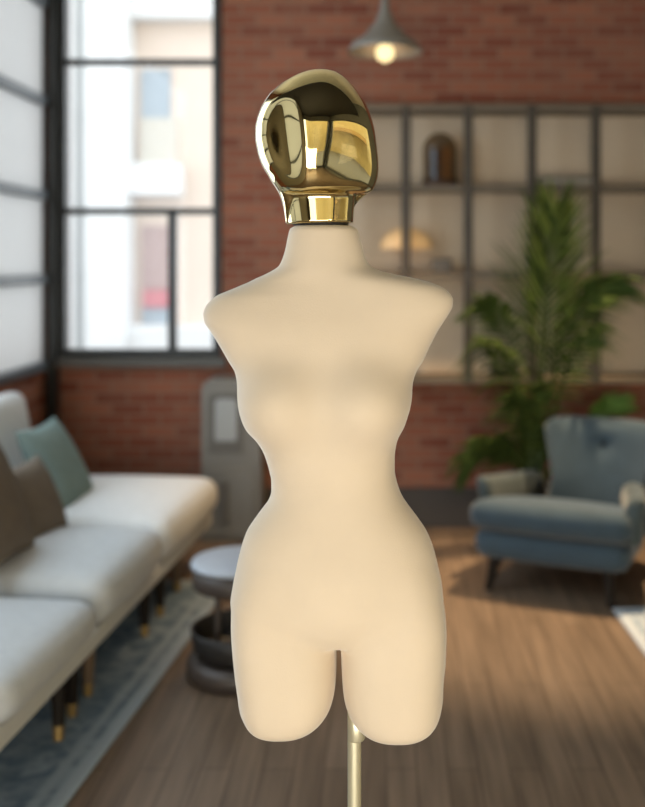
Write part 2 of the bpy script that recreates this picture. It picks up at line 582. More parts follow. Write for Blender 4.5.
w = ext('window', M_rose, 143, 168, 226, 290, -0.06, 0.1, 'dusty rose lower window')
ext('awning', M_red, 145, 170, 290, 307, -0.12, 0.1, 'red panel under the lower window')
ext('window', M_pane, 143, 170, 307, 324, -0.06, 0.1, 'pale lower pane')
ext('ledge', M_facade, 134, 236, 324, 362, -0.35, 0.1, 'white base band')

# unseen yard added for the gold head to reflect: yellow walls and awning
struct(MB().box((XR + T + 0.02, -8, -0.3), (9, 5.0, -0.13)).build('ground_added_yard', M_street))
struct(MB().box((-3.0, -8, -0.3), (XR + T + 0.01, YR - T - 0.01, -0.13)).build('ground_added_yard_rear', M_street))
struct(MB().box((6.2, -5, -0.13), (6.5, 5.0, 6.5)).build('wall_added_yard', M_yellow))
struct(MB().box((-1.0, -5.3, -0.13), (6.5, -5.0, 6.5)).build('wall_added_yard_rear', M_yellow))
aw = thing('awning', 'ochre awning added on the unseen yard wall for the gold head to reflect', 'awning', (6.2, -1.2, 2.2))
MB().box((-1.2, -3.0, -0.02), (0.0, 3.0, 0.02), 0.005, Matrix.Rotation(R(-18), 4, 'Y')).build('canopy', M_ochre, aw)
for y in (-2.9, 0.0, 2.9):
    MB().tube([(-0.01, y, -0.5), (-1.1, y, -0.38)], 0.02).build('arm', M_black, aw)

# ------------------------------------------------------------------ rugs
def rug(loc, rz, hx, hy, m, label):
    mb = MB()
    mb.soft((-hx, -hy, 0.0), (hx, hy, 0.011), 0.005, seg=10)
    o = mb.build('area_rug', m)
    o.location = loc
    o.rotation_euler = (0, 0, rz)
    return tag(o, label, 'rug')
ra = R(-5.0)
ax = Vector((math.cos(ra), math.sin(ra), 0)); ay = Vector((-math.sin(ra), math.cos(ra), 0))
corner = Vector((-0.665, 4.33, 0.0))       # far right corner of the left rug
hx, hy = 0.43, 1.35
c = corner - ax * hx - ay * hy
rug(c, ra, hx, hy, rug_mat('faded_blue_rug', (0.14, 0.21, 0.30), (0.29, 0.38, 0.49), (0.37, 0.46, 0.57), hx, hy),
    'long faded blue grey patterned rug with pale border under the sofa')
ra2 = R(1.5)
ax = Vector((math.cos(ra2), math.sin(ra2), 0)); ay = Vector((-math.sin(ra2), math.cos(ra2), 0))
corner = Vector((0.905, 4.0, 0.0))
hx, hy = 0.6, 0.65
c = corner + ax * hx - ay * hy
rug(c, ra2, hx, hy, rug_mat('pale_blue_rug', (0.22, 0.30, 0.40), (0.42, 0.49, 0.56), (0.50, 0.55, 0.60), hx, hy),
    'pale blue rug in front of the armchair at the right edge')

# ------------------------------------------------------------------ sofa
sofa = thing('sofa', 'long light grey sofa of joined seats with white rail, beside the left window wall', 'sofa', (-0.855, 3.785, 0.011), R(-4))
mb = MB()
mb.box((-0.74, -1.40, 0.175), (0.0, 0.82, 0.235), 0.012)
mb.build('frame', M_rail, sofa, 'off white base rail')
def seat_cushion(y0, y1, zt, m):
    def warp(p, u):
        q = p.copy()
        bulge = (1 - u.x ** 2) * (1 - u.y ** 2)
        if u.z > 0:
            q.z += 0.03 * bulge * u.z
        q.x += 0.012 * (1 - u.y ** 2) * u.x
        return q
    MB().soft((-0.72, y0, 0.236), (0.03, y1, zt), 0.068, seg=18, warp=warp).build('seat_cushion', m, sofa)
seat_cushion(-1.36, -0.715, 0.355, M_sofa)
seat_cushion(-0.68, -0.03, 0.39, M_sofa)
seat_cushion(-0.005, 0.84, 0.394, M_sofaw)
def bwarp(p, u):
    q = p.copy()
    q.x -= 0.10 * max(0, (p.z - 0.30)) / 0.5
    return q
for y0, y1 in ((-0.70, -0.08), (-0.07, 0.54)):
    MB().soft((-0.75, y0, 0.30), (-0.65, y1, 0.82), 0.055, seg=14, warp=bwarp).build('backrest', M_sofaw, sofa)
def sofa_leg(lx, ly, m, splay=(0.0, 0.0), tip=True, z0=0.0):
    top = Vector((lx, ly, 0.18)); bot = Vector((lx + splay[0], ly + splay[1], z0))
    k = bot + (top - bot) * 0.22
    if tip:
        l = MB().tube([top, k], [0.026, 0.017], 14).build('leg', m, sofa)
        MB().tube([k, bot], [0.0173, 0.014], 14).build('leg_tip', M_tip, l, 'brass ferrule')
    else:
        MB().tube([top, bot], [0.026, 0.015], 14).build('leg', m, sofa)
import itertools
def sofa_local(px, py):
    d = F * (HC - 0.011) / (py - VY)
    w_ = Vector(((px - VX) * d / F, d, 0)) - Vector((-0.855, 3.785, 0))
    a = R(4)
    return (w_.x * math.cos(a) - w_.y * math.sin(a), w_.x * math.sin(a) + w_.y * math.cos(a))
for px, py, m, sp in ((59, 740, M_darkwood, 1), (72, 716, M_darkwood, 0.3), (88, 695, M_legb, 0), (146, 636, M_darkwood, 0.6), (160, 616, M_darkwood, 0.3), (177, 591, M_legb, 0)):
    lx, ly = sofa_local(px, py)
    sofa_leg(min(lx, -0.03) - 0.012 * sp, ly + 0.03 * sp, m, (0.012 * sp, -0.03 * sp))
for ly in (-1.3, -0.4, 0.7):
    sofa_leg(-0.68, ly, M_darkwood, z0=-0.011 if ly > 0.5 else 0.0)

# ------------------------------------------------------------------ pillows
def pillow(name, label, w, h, t, m, M, group=None):
    n = 26
    vs, fs = [], []
    def sheet(sgn):
        o = len(vs)
        for i in range(n + 1):
            for j in range(n + 1):
                u, v = -1 + 2 * i / n, -1 + 2 * j / n
                k = max(0.0, (1 - abs(u) ** 2.6) * (1 - abs(v) ** 2.6)) ** 0.55
                # sides pull in between the corners
                pu = u * (1 - 0.09 * (1 - v * v) * abs(u) ** 3)
                pv = v * (1 - 0.09 * (1 - u * u) * abs(v) ** 3)
                vs.append(Vector((pu * w / 2, sgn * (t / 2 * k + 0.002), pv * h / 2)))
        for i in range(n):
            for j in range(n):
                a = o + i * (n + 1) + j
                q = (a, a + n + 1, a + n + 2, a + 1)
                fs.append(q if sgn < 0 else q[::-1])
    sheet(-1); sheet(1)
    N = (n + 1) ** 2
    rim = [i * (n + 1) for i in range(n + 1)] + [n * (n + 1) + j for j in range(1, n + 1)] + \
          [i * (n + 1) + n for i in range(n - 1, -1, -1)] + [j for j in range(n - 1, 0, -1)]
    for a, b in zip(rim, rim[1:] + rim[:1]):
        fs.append((b, a, a + N, b + N))
    o = MB().add(vs, fs, True).build(name, m)
    o.matrix_world = M
    return tag(o, label, 'pillow', group)
def pose(loc, yaw, lean, roll):
    return Matrix.Translation(loc) @ Matrix.Rotation(R(yaw), 4, 'Z') @ Matrix.Rotation(R(lean), 4, 'X') @ Matrix.Rotation(R(roll), 4, 'Y')
pillow('throw_pillow', 'sage teal throw pillow leaning on the far white part of the sofa', 0.38, 0.39, 0.13, M_teal,
       pose(P(57, 466, 4.10), 86, -28, 0))
pillow('throw_pillow', 'small taupe throw pillow standing right of the larger taupe one', 0.36, 0.30, 0.12, M_taupe,
       pose(P(31, 502, 3.62), 84, -24, 0))
pillow('throw_pillow', 'larger taupe throw pillow cut by the left edge of the photo', 0.38, 0.44, 0.14, M_taupe,
       pose(P(-14, 500, 3.24), 86, -22, 0))

# ------------------------------------------------------------------ round side table
tx, ty = P(241, 0, 3.38).x, 3.38
tab = thing('side_table', 'round two-tier side table with dark tray below, behind the mannequin', 'table', (tx, ty, 0))
MB().lathe([(0, 0.392), (0.150, 0.392), (0.163, 0.389), (0.167, 0.382), (0.167, 0.374), (0, 0.374)], n=64).build('tabletop', M_tabtop, tab, 'pale blue grey round top')
MB().lathe([(0, 0.3735), (0.161, 0.3735), (0.162, 0.31), (0.156, 0.303), (0, 0.303)], n=64).build('apron', M_tabside, tab, 'brown drum under the top')
for a in (100, 205, 320):
    MB().tube([(0.08 * math.cos(R(a)), 0.08 * math.sin(R(a)), 0.066), (0.08 * math.cos(R(a)), 0.08 * math.sin(R(a)), 0.306)], 0.010).build('post', M_tabside, tab)
MB().lathe([(0, 0.072), (0.140, 0.072), (0.160, 0.10), (0.169, 0.165), (0.164, 0.168), (0.156, 0.162), (0.147, 0.105), (0.13, 0.084), (0, 0.082)], n=64).build('tray', M_tabdark, tab, 'black deep tray')
MB().lathe([(0, 0.0), (0.165, 0.0), (0.182, 0.012), (0.184, 0.045), (0.174, 0.068), (0.14, 0.0715), (0, 0.0715)], n=64).build('base', M_tabside, tab)

# ------------------------------------------------------------------ upright cabinet by the window
cx, cy = xpx(233, 5.05), 5.05
cab = thing('upright_cabinet', 'grey upright cabinet with rounded top and recess, standing below the window by the brick wall', 'cabinet', (cx, cy, 0))
def rounded_panel(mb, x0, x1, z0, z1, y0, y1, r, n=8, rb=0.01):
    pts = []
    for (ccx, ccz, a0, rr) in ((x1 - r, z1 - r, 0, r), (x0 + r, z1 - r, 90, r), (x0 + rb, z0 + rb, 180, rb), (x1 - rb, z0 + rb, 270, rb)):
        for k in range(n + 1):
            a = R(a0 + 90 * k / n)
            pts.append((ccx + rr * math.cos(a), ccz + rr * math.sin(a)))
    N = len(pts)
    vs = [(x, y0, z) for x, z in pts] + [(x, y1, z) for x, z in pts]
    fs = [tuple(range(N)), tuple(range(2 * N - 1, N - 1, -1))]
    for k in range(N):
        k2 = (k + 1) % N
        fs.append((k, N + k, N + k2, k2))
    return mb.add(vs, fs)
rounded_panel(MB(), -0.148, 0.148, 0.0, 0.80, -0.07, 0.17, 0.05).build('body', M_grey, cab)
rounded_panel(MB(), -0.112, 0.06, 0.44, 0.735, -0.076, -0.06, 0.03).build('recess', M_greyd, cab, 'dark grey recess')
rounded_panel(MB(), -0.078, 0.03, 0.50, 0.71, -0.080, -0.07, 0.02).build('display', M_greyl, cab, 'pale grey display window')
d = rounded_panel(MB(), -0.122, 0.115, 0.03, 0.36, -0.082, -0.06, 0.02).build('door', M_grey, cab)
MB().box((-0.058, -0.094, 0.09), (-0.010, -0.080, 0.30), 0.004).build('handle', M_greyd, d, 'dark vertical handle')

# ------------------------------------------------------------------ wall rack
RK = 5.02          # front plane of the rack
rack = thing('wall_rack', 'large dark steel grid shelf rack with beige back panels on the brick wall', 'shelf', (P(500, 0, RK).x, DB - 0.003, zpx(380, RK)))
ro = rack.location.copy()
def rx(px): return xpx(px, RK) - ro.x
def rzz(py): return zpx(py, RK) - ro.z
xs = [343, 406, 468.5, 532.5, 596.5, 660, 724]
zs = [107, 187.5, 275.5, 381]
bw = 0.023
yb = 0.0; yf = RK - ro.y
MB().box((rx(xs[0]), -0.025, rzz(zs[-1])), (rx(xs[-1]), 0.0, rzz(zs[0]))).build('back_panel', M_panel, rack, 'beige back panel')
for i, x in enumerate(xs):
    MB().box((rx(x) - bw, yf, rzz(zs[-1]) - 0.018), (rx(x) + bw, yf + 0.03, rzz(zs[0]) + 0.012), 0.003).build('upright', M_rack, rack)
for j, z in enumerate(zs):
    MB().box((rx(xs[0]), yf + 0.002, rzz(z) - 0.017), (rx(xs[-1]), -0.024, rzz(z) + 0.014), 0.002).build('shelf_board', M_board, rack)
def on_shelf(px, j, depth=0.10):
    """world point on shelf j seen at px, set back from the front plane"""
    z = zpx(zs[j], RK) + 0.0145
    return Vector((xpx(px, RK + depth), RK + depth, z))

# cloche with amber block
p = on_shelf(440, 1, 0.11)
cl = thing('glass_cloche', 'smoky glass cloche over amber brown blocks on the upper rack shelf', 'ornament', p)
MB().lathe([(0, 0.0), (0.092, 0.0), (0.092, 0.012), (0, 0.012)]).build('base', M_umber, cl)
rr = 0.088
MB().lathe([(rr, 0.013), (rr, 0.185)] + [(rr * math.cos(R(a)), 0.185 + rr * math.sin(R(a))) for a in range(10, 91, 10)]).build('dome', M_smoke, cl)
MB().lathe([(rr + .001, 0.013), (rr + .004, 0.013), (rr + .004, 0.03), (rr + .001, 0.03)]).build('rim', M_umber, cl)
MB().box((-0.052, -0.04, 0.0125), (-0.002, 0.04, 0.185), 0.006).build('block', M_umber, cl, 'dark umber block')
MB().box((0.0, -0.045, 0.0125), (0.056, 0.04, 0.20), 0.006).build('block', M_amber, cl, 'amber block')

# dome table lamp behind the upright
p = on_shelf(406, 2, 0.12)
dl = thing('table_lamp', 'small table lamp with glowing amber dome shade on the middle rack shelf', 'lamp', p)
MB().lathe([(0, 0), (0.045, 0), (0.045, 0.012), (0.012, 0.018), (0, 0.018)]).build('base', M_rack, dl)
MB().tube([(0, 0, 0.016), (0, 0, 0.135)], 0.007).build('stem', M_rack, dl)
prof = [(0.132 * math.cos(R(a)), 0.125 + 0.105 * math.sin(R(a))) for a in range(0, 91, 10)]
MB().lathe(prof + [(0.0, 0.222)] + [(r * 0.965, z - 0.004) for r, z in prof[::-1][1:]], M=Matrix.Diagonal((1, 0.6, 1, 1))).build('lamp_shade', M_dome, dl, 'glowing amber dome shade')

tag(MB().soft((-0.05, -0.04, 0), (0.05, 0.04, 0.07), 0.008, 8).build('storage_box', M_box), 'small grey box on the middle rack shelf beside the table lamp', 'box').location = on_shelf(442, 2, 0.09)
bk = thing('book', 'dark flat book lying on the upper rack shelf above the palm', 'book', on_shelf(564.5, 1, 0.09))
MB().box((-0.135, -0.085, 0.0), (0.135, 0.085, 0.005)).box((-0.135, -0.085, 0.036), (0.135, 0.085, 0.041)).box((-0.135, 0.08, 0.005), (0.135, 0.085, 0.036)).build('cover', M_book, bk)
MB().box((-0.13, -0.08, 0.0051), (0.13, 0.079, 0.0359)).build('pages', M_page, bk, 'aged paper pages')
tag(MB().lathe([(0, 0), (0.04, 0), (0.062, 0.02), (0.07, 0.05), (0.066, 0.05), (0.058, 0.022), (0.036, 0.006), (0, 0.006)]).build('bowl', M_tabdark), 'dark shallow bowl on the bottom rack shelf behind the palm', 'bowl').location = on_shelf(503, 3, 0.10)

# ------------------------------------------------------------------ pendant lamp
DP = 4.55
pp = P(385, 52.5, DP)
pl = thing('pendant_lamp', 'grey cone pendant lamp with glowing bulb hanging before the brick wall', 'lamp', (pp.x, DP, pp.z))
SR = 0.172
prof = [(0.012, 0.30), (0.016, 0.24), (0.026, 0.19), (0.042, 0.145), (0.065, 0.11), (0.105, 0.07), (0.150, 0.034), (SR, 0.0)]
inner = [(SR - 0.004, 0.002), (0.146, 0.030), (0.10, 0.064), (0.06, 0.10), (0.036, 0.13), (0.0, 0.14)]
MB().lathe(prof + inner, n=56).build('lamp_shade', M_shade, pl)
MB().tube([(0, 0, 0.295), (0, 0, ZC - pp.z - 0.02)], 0.005).build('cord', M_tabdark, pl)
MB().lathe([(0, ZC - pp.z), (0.05, ZC - pp.z), (0.045, ZC - pp.z - 0.025), (0, ZC - pp.z - 0.028)]).build('ceiling_rose', M_shade, pl)
MB().lathe([(0, 0.135), (0.017, 0.13), (0.017, 0.085), (0, 0.083)]).build('socket', M_tabdark, pl)
MB().lathe([(0.012, 0.085), (0.018, 0.045)] + [(0.041 * math.cos(R(a)), -0.002 + 0.042 * math.sin(R(a))) for a in range(55, -91, -12)]).build('bulb', M_bulb, pl)
sl = bpy.data.lights.new('pendant_lamp_light', 'SPOT')
sl.energy = 75
sl.color = (1.0, 0.66, 0.34)
sl.spot_size = R(76)
sl.spot_blend = 0.7
sl.shadow_soft_size = 0.04
so = bpy.data.objects.new('pendant_lamp_light', sl)
so.parent = pl
so.location = (0, 0, -0.06)
COL.objects.link(so)
gl = bpy.data.lights.new('pendant_lamp_glow', 'POINT')
gl.energy = 0.5
gl.color = (1.0, 0.62, 0.28)
gl.shadow_soft_size = 0.02
go = bpy.data.objects.new('pendant_lamp_glow', gl)
go.parent = pl
go.location = (0, 0.085, 0.0)
COL.objects.link(go)

# spotlight added above the view to make the warm floor patch by the armchair
spx = Vector((1.2, 4.5, ZC))
cs = thing('added_spotlight', 'small dark ceiling spotlight added out of view for the warm floor patch by the armchair', 'lamp', spx)
aim = (Vector((0.8, 4.25, 0)) - spx).normalized()
MB().lathe([(0, 0.0), (0.04, 0.0), (0.04, -0.015), (0, -0.016)]).build('mount', M_tabdark, cs)
MB().tube([(0, 0, -0.012), (0, 0, -0.07)], 0.008).build('stem', M_tabdark, cs)
MB().tube([Vector((0, 0, -0.07)) - aim * 0.05, Vector((0, 0, -0.07)) + aim * 0.07], [0.03, 0.042], 24, cap=False).build('lamp_housing', M_tabdark, cs)
ql = bpy.data.lights.new('added_spotlight_lamp', 'SPOT')
ql.energy = 560
ql.color = (1.0, 0.72, 0.42)
ql.spot_size = R(46)
ql.spot_blend = 0.6
ql.shadow_soft_size = 0.05
qo = bpy.data.objects.new('added_spotlight_lamp', ql)
qo.parent = cs
qo.location = Vector((0, 0, -0.07)) + aim * 0.08
qo.rotation_euler = aim.to_track_quat('-Z', 'Y').to_euler()
COL.objects.link(qo)

# ------------------------------------------------------------------ armchair
ach = thing('armchair', 'slate blue low armchair with tufted back and dark legs, standing before the palm', 'armchair', (0.785, 4.385, 0), R(-24))
W2 = 0.34
def basew(p, u, base_all=False):
    q = p.copy()
    q.x *= 1 - 0.10 * max(0, u.y)
    q.y -= 0.025 * (1 - u.x ** 2) * (-u.y if u.y < 0 else 0)
    if u.z > 0.999 or base_all:
        q.z -= 0.085 * (p.y + 0.3) / 0.5
    return q
MB().soft((-W2 + 0.01, -0.30, 0.135), (W2 - 0.01, 0.30, 0.262), 0.06, 16, basew).build('base', M_chair, ach)
def seatw(p, u):
    q = basew(p, u, True)
    if u.z > 0:
        q.z += 0.02 * (1 - u.x ** 2) * (1 - u.y ** 2)
    return q
MB().soft((-W2 - 0.005, -0.325, 0.264), (W2 + 0.005, 0.17, 0.385), 0.058, 18, seatw).build('seat_cushion', M_chair, ach)
def backw(p, u):
    q = p.copy()
    t = max(0, (p.z - 0.25)) / 0.42
    cxb = 0.11
    q.y += 0.10 * t
    # curved shell: the wings come forward; waist narrower than the top
    q.y -= 0.10 * abs(u.x) ** 2.2
    s = 0.86 + 0.20 * abs(2 * t - 0.75)
    q.x = cxb + (p.x - cxb) * min(s, 1.08)
    if u.y < 0:
        dx = math.hypot(p.x - 0.11, (p.z - 0.55))
        q.y += 0.035 * math.exp(-(dx / 0.035) ** 2)
    return q
bk = MB().soft((-0.14, 0.19, 0.175), (0.36, 0.315, 0.665), 0.06, 22, backw).build('backrest', M_chair, ach)
MB().lathe([(0, 0.006), (0.010, 0.004), (0.014, 0.0), (0.0, -0.004)], M=Matrix.Translation((0.11, 0.290, 0.55)) @ Matrix.Rotation(R(90), 4, 'X')).build('button', M_darkwood, bk, 'dark tufting button')
for s in (-1, 1):
    pts, rad = [], []
    def armw(p, u, s=s):
        q = p.copy()
        t = (u.y + 1) / 2            # 0 front .. 1 back
        q.x += s * (0.01 - 0.13 * t ** 1.5)
        if u.z > 0:
            q.z += -0.03 * t * u.z + 0.015 * (1 - t) ** 4
            q.x += s * 0.02 * u.z
        return q
    x0, x1 = (-W2 - 0.03, -W2 + 0.055) if s < 0 else (W2 - 0.055, W2 + 0.03)
    z0 = 0.24
    MB().soft((x0 + (0.02 if s < 0 else 0), -0.13 if s < 0 else -0.27, z0), (x1, 0.32, 0.435), 0.04, 16, armw).build('armrest', M_arm, ach, 'grey green armrest')
for lx, ly, sx, sy in ((-0.235, -0.245, -0.03, -0.03), (0.24, -0.245, 0.015, -0.03), (-0.17, 0.16, -0.02, 0.03), (0.19, 0.18, 0.03, 0.03)):
    MB().tube([(lx, ly, 0.142), (lx + sx, ly + sy, 0.0)], [0.028, 0.015], 14).build('leg', M_darkwood, ach)

# ------------------------------------------------------------------ palm
DPm = 4.93
palm = thing('potted_palm', 'tall green feather palm in a pot behind the armchair', 'plant', (xpx(532, DPm), DPm, 0))
po = palm.location.copy()
MB().lathe([(0, 0), (0.10, 0), (0.125, 0.02), (0.15, 0.26), (0.158, 0.27), (0.158, 0.295), (0.143, 0.295), (0.138, 0.262), (0, 0.262)]).build('pot', M_pot, palm)
MB().lathe([(0, 0.275), (0.07, 0.272), (0.137, 0.264)]).build('soil', M_soil, palm)
rng = random.Random(11)
def bez(a, b, c, t):
    return a * (1 - t) ** 2 + b * 2 * t * (1 - t) + c * t * t
def frond(base, mid, tip, n=22, ll=0.26, start=0.30, m=M_leaf, droop=0.35, fwd=0.9, spread=1.0, wdt=0.0105):
    """rachis from base to tip through mid; leaflets both sides sweeping forward"""
    mb = MB()
    N = 24
    pts = [bez(base, mid, tip, i / N) for i in range(N + 1)]
    mb.tube(pts, [0.010 * (1 - 0.85 * i / N) + 0.0012 for i in range(N + 1)], 7)
    for k in range(n):
        t = start + (1 - start) * (k + 0.5) / n
        p = bez(base, mid, tip, t)
        tg = ((mid - base) * (1 - t) + (tip - mid) * t).normalized()
        side0 = tg.cross(Vector((0, 1, 0.25)))
        if side0.length < 0.05:
            side0 = tg.cross(Vector((1, 0, 0)))
        side0.normalize()
        s_ = (t - start) / (1 - start)
        L_ = ll * (0.45 + 0.75 * math.sin(math.pi * min(1, 0.12 + 0.80 * s_)) ) * rng.uniform(0.85, 1.1)
        for sg in (-1, 1):
            yv = Vector((0, rng.uniform(-0.45, 0.25), 0))
            dv = (side0 * sg * spread * (1 - 0.55 * s_) + tg * (fwd + 0.6 * s_) + yv).normalized()
            nrm = dv.cross(tg).normalized()
            wv = dv.cross(nrm).normalized()
            w_ = wdt * rng.uniform(0.8, 1.15)
            prof = [(0.0, 0.3), (0.3, 1.0), (0.6, 0.8), (1.0, 0.02)]
            vs, fs = [], []
            for (s2, wf) in prof:
                q = p + dv * (L_ * s2) + Vector((0, 0, -droop * L_ * s2 * s2))
                vs += [q - wv * w_ * wf, q + nrm * 0.0025, q + wv * w_ * wf, q - nrm * 0.0015]
            for i in range(len(prof) - 1):
                for e in range(4):
                    e2 = (e + 1) % 4
                    fs.append((i * 4 + e, i * 4 + e2, i * 4 + 4 + e2, i * 4 + 4 + e))
            mb.add(vs, fs, True)
    return mb.build('frond', m, palm)
def W(px, py, dd=0.0):
    return P(px, py, DPm + dd) - po
b0 = Vector((0, 0, 0.30))
def fr(bx_, mid, tip, **k):
    frond(Vector((bx_, rng.uniform(-0.03, 0.03), 0.27)), W(*mid), W(*tip), **k)
fr(0.00, (540, 330, -.02), (552, 213, -.10), n=22, ll=0.36, start=0.36, fwd=0.65, spread=1.0, droop=0.10)
fr(0.01, (545, 330, -.05), (557, 208, -.14), n=20, ll=0.30, start=0.42, fwd=0.9, spread=0.85, droop=0.1)
fr(0.03, (552, 288, -.05), (622, 282, -.15), n=28, ll=0.22, start=0.34, fwd=0.8, droop=0.5)
fr(0.03, (560, 350, -.15), (602, 326, -.30), n=18, ll=0.18, start=0.38, fwd=0.7, droop=0.6)
fr(-0.02, (518, 300, -.02), (480, 303, -.10), n=20, ll=0.19, start=0.40, fwd=0.7, droop=0.5)
fr(-0.03, (518, 345, -.12), (480, 338, -.25), n=24, ll=0.20, start=0.32, fwd=0.6, droop=0.8)
fr(-0.04, (508, 420, -.05), (463, 464, -.15), n=24, ll=0.17, start=0.25, fwd=0.7, droop=0.35)
fr(-0.03, (520, 435, -.10), (476, 440, -.25), n=20, ll=0.17, start=0.25, fwd=0.6, droop=0.5)
fr(0.00, (535, 420, -.10), (540, 385, -.25), n=16, ll=0.20, start=0.3, fwd=0.6, droop=0.5)
fr(-0.01, (525, 420, -.08), (512, 395, -.20), n=16, ll=0.19, start=0.3, fwd=0.5, droop=0.5)
fr(0.05, (575, 410, -.03), (622, 404, -.06), n=18, ll=0.12, start=0.62, fwd=1.1, droop=0.1, m=M_leafb)
fr(0.02, (545, 430, -.05), (570, 425, -.12), n=18, ll=0.15, start=0.25, fwd=0.8, droop=0.4)
for k in range(7):
    a = 2 * math.pi * k / 7
    MB().tube([Vector((0.05 * math.cos(a), 0.05 * math.sin(a), 0.265)), Vector((0.045 * math.cos(a), 0.045 * math.sin(a), 0.5)), Vector((0.03 * math.cos(a), 0.03 * math.sin(a), 0.72))], [0.016, 0.013, 0.006], 8).build('stem', M_stem, palm)

# ------------------------------------------------------------------ implicit surface mesher (surface nets)
def surface_net(field, lo, hi, h, relax=3):
    lo = np.array(lo, float); hi = np.array(hi, float)
    n = np.ceil((hi - lo) / h).astype(int) + 1
    g = [lo[i] + h * np.arange(n[i]) for i in range(3)]
    X, Y, Z = np.meshgrid(*g, indexing='ij')
    V = field(X, Y, Z)
    ins = V < 0
    s = np.zeros(tuple(n - 1), int)
    for dx, dy, dz in itertools.product((0, 1), repeat=3):
        s += ins[dx:n[0] - 1 + dx, dy:n[1] - 1 + dy, dz:n[2] - 1 + dz]
    act = (s > 0) & (s < 8)
    ids = -np.ones(act.shape, int)
    ids[act] = np.arange(act.sum())
    ci = np.argwhere(act)
    acc = np.zeros((len(ci), 3)); cnt = np.zeros(len(ci))
    offs = list(itertools.product((0, 1), repeat=3))
    for a in offs:
        for ax_ in range(3):
            if a[ax_] == 1:
                continue
            b = list(a); b[ax_] = 1
            va = V[ci[:, 0] + a[0], ci[:, 1] + a[1], ci[:, 2] + a[2]]
            vb = V[ci[:, 0] + b[0], ci[:, 1] + b[1], ci[:, 2] + b[2]]
            cr = (va < 0) != (vb < 0)
            t = np.where(cr, va / np.where(cr, va - vb, 1), 0)
            q = np.zeros((len(ci), 3)) + np.array(a)
            q[:, ax_] += t
            acc[cr] += q[cr]; cnt[cr] += 1
    pv = lo + (ci + acc / cnt[:, None]) * h
    quads = []
    for ax_ in range(3):
        u, w_ = [(1, 2), (2, 0), (0, 1)][ax_]
        sl0 = [slice(1, n[i] - 1) for i in range(3)]
        sl0[ax_] = slice(0, n[ax_] - 1)
        sl1 = list(sl0); sl1[ax_] = slice(1, n[ax_])
        A = ins[tuple(sl0)]; B = ins[tuple(sl1)]
        e = np.argwhere(A != B)
        flip = A[tuple(e.T)]
        base = e.copy()
        for i in range(3):
            if i != ax_:
                base[:, i] += 1
        def cell(du, dw):
            c_ = base.copy()
            c_[:, u] -= du; c_[:, w_] -= dw
            return ids[c_[:, 0], c_[:, 1], c_[:, 2]]
        q = np.stack([cell(1, 1), cell(0, 1), cell(0, 0), cell(1, 0)], 1)
        q[~flip] = q[~flip][:, ::-1]
        quads.append(q)
    Q = np.concatenate(quads)
    def newton(pv, k):
        e = h * 0.25
        for _ in range(k):
            f0 = field(pv[:, 0], pv[:, 1], pv[:, 2])
            gx = field(pv[:, 0] + e, pv[:, 1], pv[:, 2]) - field(pv[:, 0] - e, pv[:, 1], pv[:, 2])
            gy = field(pv[:, 0], pv[:, 1] + e, pv[:, 2]) - field(pv[:, 0], pv[:, 1] - e, pv[:, 2])
            gz = field(pv[:, 0], pv[:, 1], pv[:, 2] + e) - field(pv[:, 0], pv[:, 1], pv[:, 2] - e)
            G = np.stack([gx, gy, gz], 1) / (2 * e)
            st = f0[:, None] * G / np.maximum((G ** 2).sum(1), 1e-6)[:, None]
            ln = np.linalg.norm(st, axis=1)
            st *= np.minimum(1, h * 0.5 / np.maximum(ln, 1e-9))[:, None]
            pv = pv - st
        return pv
    E = np.concatenate([Q[:, [0, 1]], Q[:, [1, 2]], Q[:, [2, 3]], Q[:, [3, 0]]])
    def smooth(pv, lam):
        acc = np.zeros_like(pv); c_ = np.zeros(len(pv))
        np.add.at(acc, E[:, 0], pv[E[:, 1]]); np.add.at(c_, E[:, 0], 1)
        np.add.at(acc, E[:, 1], pv[E[:, 0]]); np.add.at(c_, E[:, 1], 1)
        return pv + lam * (acc / np.maximum(c_, 1)[:, None] - pv)
    for _ in range(relax):
        pv = smooth(pv, 0.5)
        pv = newton(pv, 2)
    return pv, Q

def net_object(name, m, parent, field, lo, hi, h, relax=3, post=0, label=None):
    pv, Q = surface_net(field, lo, hi, h, relax)
    me = bpy.data.meshes.new(name)
    me.from_pydata(pv.tolist(), [], Q.tolist())
    me.update()
    me.polygons.foreach_set('use_smooth', [True] * len(me.polygons))
    me.materials.append(m)
    o = bpy.data.objects.new(name, me)
    COL.objects.link(o)
    o.parent = parent
    if label:
        o['label'] = label
    return o

def smin(a, b, k):
    h_ = np.clip(0.5 + 0.5 * (b - a) / k, 0, 1)
    return b * (1 - h_) + a * h_ - k * h_ * (1 - h_)
def smax(a, b, k):
    return -smin(-a, -b, k)

def curve(ys, vs):
    """smooth (monotone cubic) interpolation"""
    ys = np.array(ys, float); vs = np.array(vs, float)
    d = np.diff(vs) / np.diff(ys)
    mm = np.zeros(len(vs))
    mm[1:-1] = np.where(d[:-1] * d[1:] > 0, 2 * d[:-1] * d[1:] / np.where(d[:-1] + d[1:] == 0, 1, d[:-1] + d[1:]), 0)
    mm[0], mm[-1] = d[0], d[-1]
    def f(y):
        y = np.clip(y, ys[0], ys[-1])
        i = np.clip(np.searchsorted(ys, y, side='right') - 1, 0, len(d) - 1)
        hh = ys[i + 1] - ys[i]
        t = (y - ys[i]) / hh
        return vs[i] * (1 + 2 * t) * (1 - t) ** 2 + mm[i] * hh * t * (1 - t) ** 2 + vs[i + 1] * t * t * (3 - 2 * t) - mm[i + 1] * hh * t * t * (1 - t)
    return f

